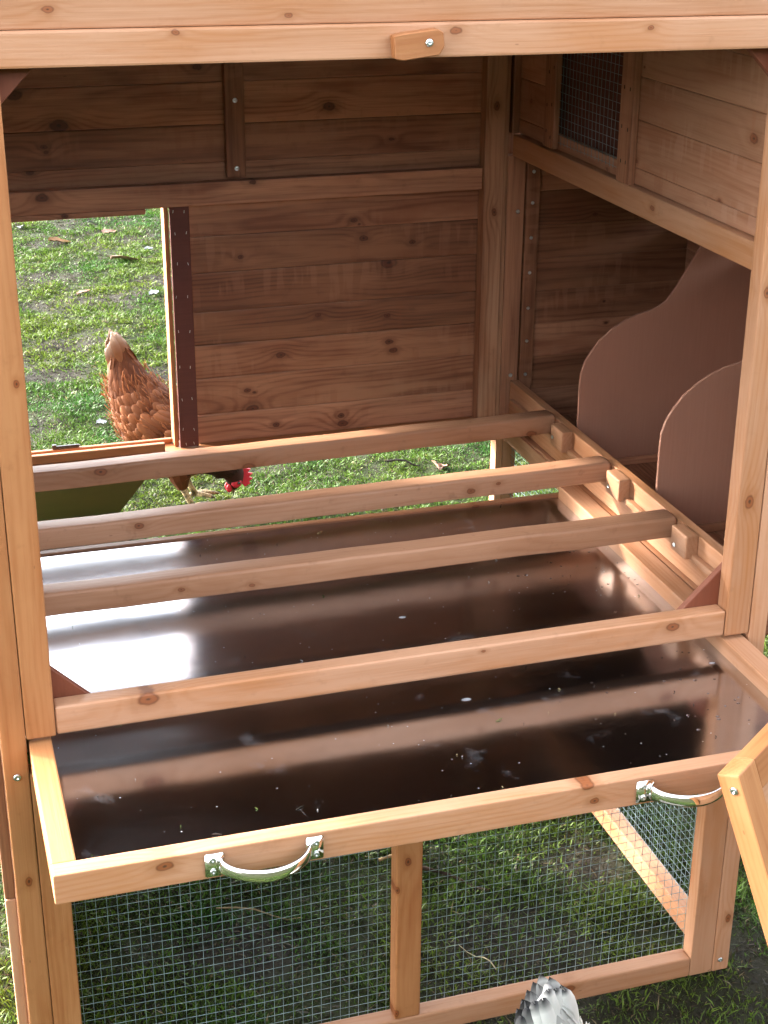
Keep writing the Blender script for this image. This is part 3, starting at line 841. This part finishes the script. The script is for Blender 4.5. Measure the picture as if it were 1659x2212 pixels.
n_ = N('water_drop'); n_.p.inputs['Transmission Weight'].default_value = 1.0; n_.p.inputs['IOR'].default_value = 1.33
M['water'] = n_.out(rgb(.95, .97, 1), .03)
wd = mesh_obj('water_drops', bm, M['water'], tray, smooth=True, loc=(0, 0, -.594)); tag(wd, kind='stuff')
co, fc, cl = [], [], []
for i in range(80):
    x, y = rs.uniform(0, .99), rs.uniform(-.27, .65)
    if i < 30: y = -.27 + abs(rs.gauss(0, .012)); x = rs.uniform(.0, .9)
    L_ = rs.choice((.0015, .002, .003, .005, .014)); w_ = rs.uniform(.0005, .0011); a = rs.uniform(0, math.pi)
    d = (math.cos(a) * L_ / 2, math.sin(a) * L_ / 2); e = (-math.sin(a) * w_, math.cos(a) * w_)
    b = len(co); z = .6108
    co += [(x - d[0] - e[0], y - d[1] - e[1], z), (x + d[0], y + d[1], z + .001), (x - d[0] + e[0], y - d[1] + e[1], z), (x, y, z + .0022)]
    fc += [(b, b + 1, b + 3), (b + 1, b + 2, b + 3), (b + 2, b, b + 3)]
    cl += [rs.choice(((.03, .02, .015), (.02, .015, .01), (.10, .13, .03), (.24, .18, .09), (.3, .28, .25)))] * 4
me = fast_mesh('debris', co, fc); set_col(me, np.array(cl)); me.materials.append(M['litter'])
tag(link(bpy.data.objects.new('debris', me), tray), kind='stuff').location = (0, 0, -.594)

# ------------------------------------------------------------------ loose door leaf at the right
u1 = Vector((.4985, -.8005, .3326)).normalized(); u3 = Vector((.259, -.2286, -.9384)).normalized()
u2 = Vector((.8273, .554, .0934)); u2 = (u2 - u1 * u2.dot(u1) - u3 * 0).normalized(); u3 = (u3 - u1 * u3.dot(u1) - u2 * u3.dot(u2)).normalized()
leaf = empty('door_leaf')
leaf.matrix_world = Matrix((u2, -u1, -u3)).transposed().to_4x4()      # local x along the rail, y into the leaf, z up the stile
leaf.location = (.7352, -.5, .7504)
tag(leaf, 'framed orange wooden door leaf leaning beside the tray at the right edge', 'door')
LH = .79; LW = .43
def lb(*a, **k): return board(a[0], leaf, a[1], a[2], *a[3:], **k)
lb('stile', (0, 0, -LH), (.0405, .0298, 0), 'orange', bev=.0025)
lb('stile', (LW - .0405, 0, -LH), (LW, .0298, 0), 'orange', bev=.0025)
lb('rail', (.0409, .0006, -.0405), (LW - .0409, .0292, -.0004), 'orange', bev=.002)
lb('rail', (.0409, .0006, -LH), (LW - .0409, .0292, -LH + .0405), 'orange', bev=.002)
_n = 9
for i in range(_n):
    za = -.041 - (LH - .082) * (i + 1) / _n; zb = -.041 - (LH - .082) * i / _n
    lb('plank', (.0409, .008, za + .0006), (LW - .0409, .020, zb - .0006), 'wood', bev=.0015)
screw(leaf, (-.0002, .012, -.021), (-1, 0, 0), .0052); screw(leaf, (-.0002, .012, -LH + .021), (-1, 0, 0), .0052)

# ------------------------------------------------------------------ hens
def hen(name, spine, pal, tail_pal, seed, foot, neck_col, tail_len=.148, tail_tip0=.66, tail_lean=0.0, tail_fan=.02, tail_w=.022, nt_=11, fw=.026):
    """body lofted along its spine in the X-Z plane (facing +X); plumage, comb, wattle, beak, eyes and legs are parts"""
    R_ = random.Random(seed)
    root = empty(name, foot)
    fx = foot[0]
    P = [Vector((p[0] - fx, 0, p[1])) for p in spine]; RZ = [p[2] * (.5 if i < 1 else .7 if i < 2 else .95 if i < 3 else 1.05 if i < 5 else .96) for i, p in enumerate(spine)]; RY = [p[3] * (.5 if i < 2 else .62 if i < 3 else .85 if i < 4 else .94) for i, p in enumerate(spine)]
    def at(s):
        s = max(0, min(len(P) - 1.001, s)); i = int(s); t = s - i
        def cr(a, b, c, d): return .5 * ((2 * b) + (-a + c) * t + (2 * a - 5 * b + 4 * c - d) * t * t + (-a + 3 * b - 3 * c + d) * t ** 3)
        g = lambda A, k: A[max(0, min(len(A) - 1, k))]
        c = cr(g(P, i - 1), g(P, i), g(P, i + 1), g(P, i + 2)); rz = cr(g(RZ, i - 1), g(RZ, i), g(RZ, i + 1), g(RZ, i + 2)); ry = cr(g(RY, i - 1), g(RY, i), g(RY, i + 1), g(RY, i + 2))
        return c, max(.003, rz), max(.003, ry)
    def frame(s):
        c, rz, ry = at(s); t = (at(s + .12)[0] - at(s - .12)[0]).normalized()
        up = Vector((-t.z, 0, t.x)); return c, t, up, rz, ry
    def surf(s, a):
        c, t, up, rz, ry = frame(s)
        return c + up * (rz * math.cos(a)) + Vector((0, ry * math.sin(a), 0))
    bm = bmesh.new(); ns, na = 70, 24; rings = []
    for i in range(ns + 1):
        s = (len(P) - 1.001) * i / ns
        rings.append([bm.verts.new(surf(s, 2 * math.pi * k / na)) for k in range(na)])
    for a, b in zip(rings, rings[1:]):
        for k in range(na): bm.faces.new((a[k], a[(k + 1) % na], b[(k + 1) % na], b[k]))
    bm.faces.new(rings[0][::-1]); bm.faces.new(rings[-1])
    bmesh.ops.recalc_face_normals(bm, faces=bm.faces[:])
    me = bpy.data.meshes.new('body'); bm.to_mesh(me); bm.free()
    cols = np.zeros((len(me.vertices), 3))
    for i in range(ns + 1):
        u = i / ns
        c = np.array(neck_col) if u > .74 else np.array(pal[0]) * .55  # body core darkened to paint shaded depth into the gaps between feathers
        cols[i * na:(i + 1) * na] = c
    set_col(me, cols); me.materials.append(M['feather'])
    for p in me.polygons: p.use_smooth = True
    body = link(bpy.data.objects.new('body', me), root)
    # plumage: overlapping round-tipped feathers pointing to the tail
    co, fc, cl = [], [], []
    def feather(base, d, nrm, L_, w_, c0, c1, lift=.12, curl=.25, tip0=.0, rim=1.12, tpow=1.6):
        d = (d - nrm * d.dot(nrm)).normalized(); sd = d.cross(nrm).normalized()
        b = len(co); prof = [(0, .22), (.2, .62), (.42, .92), (.62, 1.0), (.78, .93), (.9, .70), (.97, .40), (1.0, .06)]
        for t, w in prof:
            mid = base + d * (L_ * t) + nrm * (lift * L_ * t - curl * L_ * t * t * .5 + .001)
            for e in (-1, -.5, 0, .5, 1):
                co.append(tuple(mid + sd * (w_ * .5 * w * e) - nrm * (e * e * w_ * .20)))
                f = max(0.0, (t - tip0) / (1 - tip0)) ** tpow
                k = (.93 + (rim - .93) * abs(e) ** 3) * R_.uniform(.94, 1.06)
                cl.append([(c0[j] * (1 - f) + c1[j] * f) * k for j in range(3)])
        for i in range(len(prof) - 1):
            for e in range(4):
                fc.append((b + 5 * i + e, b + 5 * i + e + 1, b + 5 * i + 6 + e, b + 5 * i + 5 + e))
    smax = len(P) - 1.001
    def place(ss_, a):
        p = surf(ss_, a); p2 = surf(ss_, a + .05); pt = surf(ss_ - .1, a)
        tang = (pt - p).normalized(); nr = tang.cross(p2 - p).normalized()
        if nr.dot(p - at(ss_)[0]) < 0: nr = -nr
        return p, tang, nr
    s = 11.2
    while s > 1.5:
        c, t, up, rz, ry = frame(s)
        neck = s > 9.2
        if neck: L_, w_, lift, step = .024, .013, .10, .30
        elif s > 3.6: L_, w_, lift, step = .047, .031, .15, .40
        else: L_, w_, lift, step = .064, .029, .05, .34
        circ = math.pi * (rz + ry)
        k = max(7, int(circ / (w_ * .60)))
        ph = R_.random()
        for i in range(k):
            a = 2 * math.pi * (i + ph + R_.uniform(-.22, .22)) / k
            p, tang, nr = place(s + R_.uniform(-.12, .12), a)
            v = R_.uniform(.8, 1.2); droop = Vector((0, 0, -.28 * abs(math.sin(a)) * (1 if s > 4 else .3)))
            base = neck_col if neck else pal[0]; top = [y * 1.3 for y in neck_col] if neck else pal[1]
            feather(p, tang + droop, nr, L_ * R_.uniform(.85, 1.15), w_ * R_.uniform(.85, 1.15), [x * v * .74 for x in base], [x * v for x in top], lift=lift * R_.uniform(.7, 1.3), curl=.22, tip0=.05, rim=1.1)
        s -= step
    # folded wing on each side: long quills laid back over the flank
    for sd_ in (-1, 1):
        for row, (s0, n_, L_, w_) in enumerate(((5.6, 7, .085, .026), (6.6, 8, .070, .028), (7.5, 8, .052, .028))):
            for i in range(n_):
                a = sd_ * (.95 + .85 * i / (n_ - 1))
                p, tang, nr = place(s0 + .25 * math.sin(i), a)
                v = R_.uniform(.85, 1.15)
                feather(p + nr * (.010 + .003 * row), tang + Vector((0, 0, -.12 + .05 * i / n_)), nr, L_ * R_.uniform(.92, 1.08), w_, [x * v * .7 for x in pal[0]], [x * v for x in pal[1]], lift=.05, curl=.16, tip0=.1, rim=1.2)
    # loose down
    for i in range(900):
        ss_ = R_.uniform(2.6, 8.8); a = R_.uniform(0, 2 * math.pi)
        p, tang, nr = place(ss_, a); v = R_.uniform(.8, 1.3)
        feather(p + nr * .006, tang + Vector((R_.uniform(-.4, .4), R_.uniform(-.4, .4), R_.uniform(-.5, .2))), nr, R_.uniform(.016, .034), .0034, [x * v for x in pal[0]], [x * v * 1.1 for x in pal[1]], lift=R_.uniform(.2, .6), curl=.1)
    # tail: stiff feathers fanned in the plane of the spine
    c, t, up, rz, ry = frame(2.9)
    for i in range(nt_):
        q = 2 * i / (nt_ - 1) - 1                       # -1 rear edge ... +1 back edge
        for sd_ in (-1, 1):
            base = c + up * (tail_w * q) + Vector((0, sd_ * (.016 - .010 * abs(q)) + R_.uniform(-.002, .002), 0))
            d = (-t + up * (tail_fan * q + tail_lean) + Vector((0, sd_ * .05, 0))).normalized()
            nr = (Vector((0, sd_, 0)) + up * .10 * q).normalized()
            L_ = tail_len * (1.0 - .20 * abs(q - .25)) * R_.uniform(.95, 1.04)
            v = R_.uniform(.88, 1.1)
            tip = tail_pal[1]; tt = tail_tip0 if len(tail_pal) == 2 else (.55 if q < -.4 else .82 if q < .1 else .92)
            feather(base, d, nr, L_, fw, [x * v * .8 for x in tail_pal[0]], [x * v for x in tip], lift=.0, curl=-.05, tip0=tt, rim=1.12, tpow=1.6 if len(tail_pal) == 2 else .5)
    me = fast_mesh('plumage', co, fc); set_col(me, np.array(cl)); me.materials.append(M['feather'])
    for p in me.polygons: p.use_smooth = True
    link(bpy.data.objects.new('plumage', me), root)
    # head details, placed in the frame of the last spine points (tip = beak)
    hc, t, up, rz, ry = frame(len(P) - 3.0)
    tip = P[-1]
    red = M['comb']
    bm = bmesh.new()
    base_pts = [(-.036, .022), (-.026, .040), (-.019, .034), (-.012, .052), (-.004, .041), (.004, .056), (.011, .043), (.018, .053), (.025, .040), (.032, .044), (.038, .026), (.02, .014), (-.01, .014)]
    o2 = hc
    a = [bm.verts.new(o2 + t * x + up * z + Vector((0, .0035, 0))) for x, z in base_pts]; b = [bm.verts.new(o2 + t * x + up * z - Vector((0, .0035, 0))) for x, z in base_pts]
    bm.faces.new(a); bm.faces.new(b[::-1])
    for i in range(len(base_pts)): bm.faces.new((a[i], b[i], b[(i + 1) % len(base_pts)], a[(i + 1) % len(base_pts)]))
    bmesh.ops.recalc_face_normals(bm, faces=bm.faces[:])
    bmesh.ops.bevel(bm, geom=bm.edges[:], offset=.0012, segments=1, affect='EDGES')
    mesh_obj('comb', bm, red, root)
    for sd in (-1, 1):
        bm = bmesh.new(); bmesh.ops.create_uvsphere(bm, u_segments=10, v_segments=8, radius=1.0)
        bmesh.ops.scale(bm, vec=(.009, .004, .013), verts=bm.verts)
        w = mesh_obj('wattle', bm, red, root, smooth=True, loc=hc + t * .026 - up * .022 + Vector((0, sd * .009, 0)))
        bm = bmesh.new(); bmesh.ops.create_uvsphere(bm, u_segments=10, v_segments=8, radius=.0045)
        mesh_obj('eye', bm, M['eye'], root, smooth=True, loc=hc + t * .012 + up * .006 + Vector((0, sd * (ry * .93), 0)))
        bm = bmesh.new(); bmesh.ops.create_uvsphere(bm, u_segments=10, v_segments=8, radius=1.0)
        bmesh.ops.scale(bm, vec=(.016, .006, .016), verts=bm.verts)
        mesh_obj('face_skin', bm, red, root, smooth=True, loc=hc + t * .012 + Vector((0, sd * (ry * .68), 0)))
    bm = bmesh.new(); k = 10
    r0 = [bm.verts.new(tip - t * .014 + up * (.009 * math.cos(2 * math.pi * i / k)) + Vector((0, .007 * math.sin(2 * math.pi * i / k), 0))) for i in range(k)]
    r1 = [bm.verts.new(tip + t * .006 + up * (.006 * math.cos(2 * math.pi * i / k)) + Vector((0, .004 * math.sin(2 * math.pi * i / k), 0))) for i in range(k)]
    e = bm.verts.new(tip + t * .019 - up * .004)
    for i in range(k): bm.faces.new((r0[i], r0[(i + 1) % k], r1[(i + 1) % k], r1[i])); bm.faces.new((r1[i], r1[(i + 1) % k], e))
    bmesh.ops.recalc_face_normals(bm, faces=bm.faces[:])
    mesh_obj('beak', bm, M['beak'], root, smooth=True)
    # legs: feathered thigh, scaly shank, three toes forward and one back
    for sd, ox in ((-1, 0.0), (1, .03)):
        y0 = sd * .045
        chains = [([(-.045 + ox, y0, .135), (-.038 + ox, y0, .105), (-.032 + ox, y0, .072)], [.036, .030, .015], 'thigh')]
        lg = []
        lg.append(([(-.033 + ox, y0, .085), (-.030 + ox, y0, .070), (-.018 + ox, y0, .040), (-.004 + ox, y0, .012)], [.011, .0105, .0085, .0095]))
        for ang, ln in ((-.5, .058), (.0, .072), (.5, .058), (math.pi - .2, .03)):
            dx, dy = math.cos(ang), math.sin(ang)
            lg.append(([(-.004 + ox, y0, .012), (-.004 + ox + dx * ln * .4, y0 + dy * ln * .4, .011), (-.004 + ox + dx * ln * .8, y0 + dy * ln * .8, .007), (-.004 + ox + dx * ln, y0 + dy * ln, .003)], [.0085, .0068, .0058, .0018]))
        def tubes(chs):
            bm = bmesh.new()
            for pts, rad in chs:
                rr = []
                for j, p in enumerate(pts):
                    p = Vector(p); q = Vector(pts[min(j + 1, len(pts) - 1)]) - Vector(pts[max(j - 1, 0)]); q.normalize()
                    a_ = q.orthogonal().normalized(); b_ = q.cross(a_)
                    rr.append([bm.verts.new(p + a_ * rad[j] * math.cos(2 * math.pi * i / 10) + b_ * rad[j] * math.sin(2 * math.pi * i / 10)) for i in range(10)])
                for a, b in zip(rr, rr[1:]):
                    for i in range(10): bm.faces.new((a[i], a[(i + 1) % 10], b[(i + 1) % 10], b[i]))
                bm.faces.new(rr[0][::-1]); bm.faces.new(rr[-1])
            bmesh.ops.recalc_face_normals(bm, faces=bm.faces[:])
            return bm
        leg = mesh_obj('leg', tubes(lg), M['shank'], root, smooth=True)
        th = tubes([(c_[0], c_[1]) for c_ in chains])
        me = bpy.data.meshes.new('thigh'); th.to_mesh(me); th.free(); set_col(me, np.tile(np.array(pal[0]) * .6, (len(me.vertices), 1))); me.materials.append(M['feather'])
        link(bpy.data.objects.new('thigh', me), root)
    return root
_n2 = N('comb_skin'); M['comb'] = _n2.out(rgb(.36, .015, .03), .5, 0, .4)
M['eye'] = flat('hen_eye', (.02, .008, .004), .15)
M['beak'] = flat('horn_beak', (.11, .07, .04), .45)
def make_shank():
    n = N('scaly_shank'); oc = n.node('ShaderNodeTexCoord').outputs['Object']
    v = n.voro(oc, 220.0); f = n.noise(oc, 45.0, 3.0)
    c = n.mix(n.ss(v.outputs['Distance'], .2, .6), rgb(.42, .33, .17), rgb(.2, .15, .08))
    c = n.mix(n.ss(f, .5, .62), c, rgb(.06, .045, .03))
    return n.out(c, .6, 0, .3, v.outputs['Distance'], .001, .5)
M['shank'] = make_shank()

SP = [(.402, .528, .010, .014), (.408, .490, .030, .024), (.415, .440, .043, .034), (.428, .385, .056, .050), (.452, .330, .076, .074), (.487, .275, .103, .098), (.530, .235, .120, .112),
      (.575, .205, .117, .108), (.618, .172, .094, .088), (.655, .142, .064, .060), (.687, .112, .045, .042), (.709, .088, .035, .031), (.716, .066, .029, .025), (.716, .046, .021, .018), (.712, .031, .009, .008)]
h1 = hen('hen', SP, ((.125, .035, .010), (.195, .072, .027)), ((.19, .072, .03), (.36, .28, .22)), 3, (.585, 2.25, 0), (.03, .008, .006))
tag(h1, 'rust-brown hen with pale tail tip pecking the grass behind the coop', 'hen')
h1.rotation_euler = (0, 0, math.radians(4))
h2 = hen('hen', SP, ((.60, .59, .56), (.75, .74, .71)), ((.82, .81, .78), (.010, .010, .013), (.80, .79, .76), (.01, .01, .012), (.8, .79, .76)), 8, (.585, 0, 0), (.4, .38, .33), tail_tip0=.80, tail_fan=.05, tail_w=.034, nt_=7, fw=.034)
h2.location = (.694, -.415, 0); h2.scale = (.8, .8, .8)
tag(h2, 'white hen with black tail tips in front of the run, only its tail in view', 'hen')

# ------------------------------------------------------------------ litter on the lawn
def ground_z(x, y): return float(height_at(np.array([x]), np.array([y]))[0])
def leaf_thing(x, y, size, rot, col, label, curl=.3, group='fallen leaves on the lawn', name='fallen_leaf', cat='leaf'):
    n = 9; co, fc = [], []
    for i in range(n):
        t = i / (n - 1); w = size * .42 * math.sin(math.pi * min(1, t * .93 + .07)) ** .8 * (1 + .3 * math.sin(t * 17))
        for e in (-1, -.5, 0, .5, 1):
            co.append((size * (t - .5), w * e, size * (curl * (abs(e) ** 1.5) * .3 + .12 * curl * math.sin(t * 5))))
    for i in range(n - 1):
        for k in range(4): fc.append((i * 5 + k, i * 5 + k + 1, i * 5 + k + 6, i * 5 + k + 5))
    co = np.array(co); fc = np.array(fc)
    me = fast_mesh(name, np.concatenate([co, co - [0, 0, .0012]]), np.concatenate([fc, fc[:, ::-1] + len(co)]))
    sh = np.linspace(.75, 1.15, len(co))[:, None]
    set_col(me, np.concatenate([np.array(col) * .62 * sh] * 2)); me.materials.append(M['litter'])
    o = link(bpy.data.objects.new(name, me)); o.location = (x, y, ground_z(x, y) + .009); o.rotation_euler = (random.uniform(-.2, .2), random.uniform(-.2, .2), rot)
    tag(o, label, cat, group)
leaf_thing(.60, 5.60, .11, .2, (.26, .13, .05), 'long brown leaf lying near the top of the hatch view')
leaf_thing(.84, 5.16, .13, .1, (.5, .32, .2), 'broad tan leaf on the lawn above the brown hen')
leaf_thing(.855, 5.76, .08, .6, (.42, .24, .18), 'small pinkish leaf just under the hatch lintel')
leaf_thing(.59, 4.66, .06, .4, (.36, .2, .14), 'small reddish leaf beside the bare soil patch')
leaf_thing(1.364, 2.32, .06, 1.2, (.42, .24, .17), 'curled pink-brown leaf seen between the two rear roost bars', curl=.9)
leaf_thing(.38, 2.55, .05, .3, (.4, .26, .17), 'small tan leaf by the foot of the ramp')
leaf_thing(.44, 3.04, .035, .2, (.5, .52, .54), 'larger white feather on the grass left of the brown hen', curl=.5, group='white feathers on the lawn', name='shed_feather', cat='feather')
for (x, y, s_, lb_) in ((.45, 5.95, .05, 'white feather at the top left corner of the hatch view'), (.80, 6.0, .04, 'white feather just below the hatch lintel'), (.98, 5.35, .04, 'white feather near the hatch jamb, right of the broad tan leaf'),
                        (.87, 4.55, .045, 'white feather on the soil above the hen, close to the jamb'), (.60, 3.95, .045, 'white feather on the grass just left of the hen tail tip')):
    leaf_thing(x, y, s_, random.uniform(0, 3), (.5, .51, .53), lb_, curl=.5, group='white feathers on the lawn', name='shed_feather', cat='feather')
def twig(pts, r, col, label):
    V, F = [], []
    for i, p in enumerate(pts):
        p = Vector(p); d = (Vector(pts[min(i + 1, len(pts) - 1)]) - Vector(pts[max(i - 1, 0)])).normalized()
        a = d.orthogonal().normalized(); b = d.cross(a); rr = r * (1 - .5 * i / len(pts))
        V += [tuple(p + a * rr * math.cos(k * math.pi / 3) + b * rr * math.sin(k * math.pi / 3)) for k in range(6)]
    for i in range(len(pts) - 1):
        for k in range(6): F.append((6 * i + k, 6 * i + (k + 1) % 6, 6 * i + 6 + (k + 1) % 6, 6 * i + 6 + k))
    me = fast_mesh('twig', V, F); set_col(me, np.tile(np.array(col), (len(V), 1))); me.materials.append(M['litter'])
    c = Vector(pts[0]); me.transform(Matrix.Translation(-c))
    o = link(bpy.data.objects.new('twig', me)); o.location = c
    tag(o, label, 'twig', 'twigs and straws on the lawn')
def tg(x0, y0, x1, y1, z=.018, bend=.02):
    out = []
    for i in range(6):
        t = i / 5; x = x0 + (x1 - x0) * t; y = y0 + (y1 - y0) * t
        out.append((x + bend * math.sin(t * 3), y, ground_z(x, y) + z + .006 * math.sin(t * 6)))
    return out
twig(tg(1.22, 2.40, 1.31, 2.36), .004, (.02, .016, .012), 'short dark twig on the grass between the rear roost bars')
twig(tg(.66, .44, .76, .33, z=.010, bend=.006), .0045, (.05, .03, .02), 'dark brown stick on the ground under the right mesh panel')
twig(tg(.60, .47, .65, .45), .003, (.36, .24, .12), 'short tan straw under the right mesh panel')
twig(tg(.28, .42, .42, .36, z=.012, bend=.01), .0016, (.25, .19, .10), 'long pale straw under the left mesh panel')
twig(tg(.70, .12, .66, .20, z=.012, bend=.005), .0011, (.5, .42, .26), 'thin pale straw at the foot of the mesh right of the mullion')
twig(tg(.49, 2.95, .57, 3.05), .003, (.3, .22, .13), 'thin twig on the grass beside the brown hen')
twig(tg(-.25, .20, -.06, .14), .0022, (.36, .28, .14), 'bent dry stalk at the lower left corner of the coop')

# ------------------------------------------------------------------ to metres
for o in list(COL.objects):
    if o.parent is None and o.type not in ('CAMERA', 'LIGHT'):
        o.location = Vector(o.location) * S
        o.scale = Vector(o.scale) * S
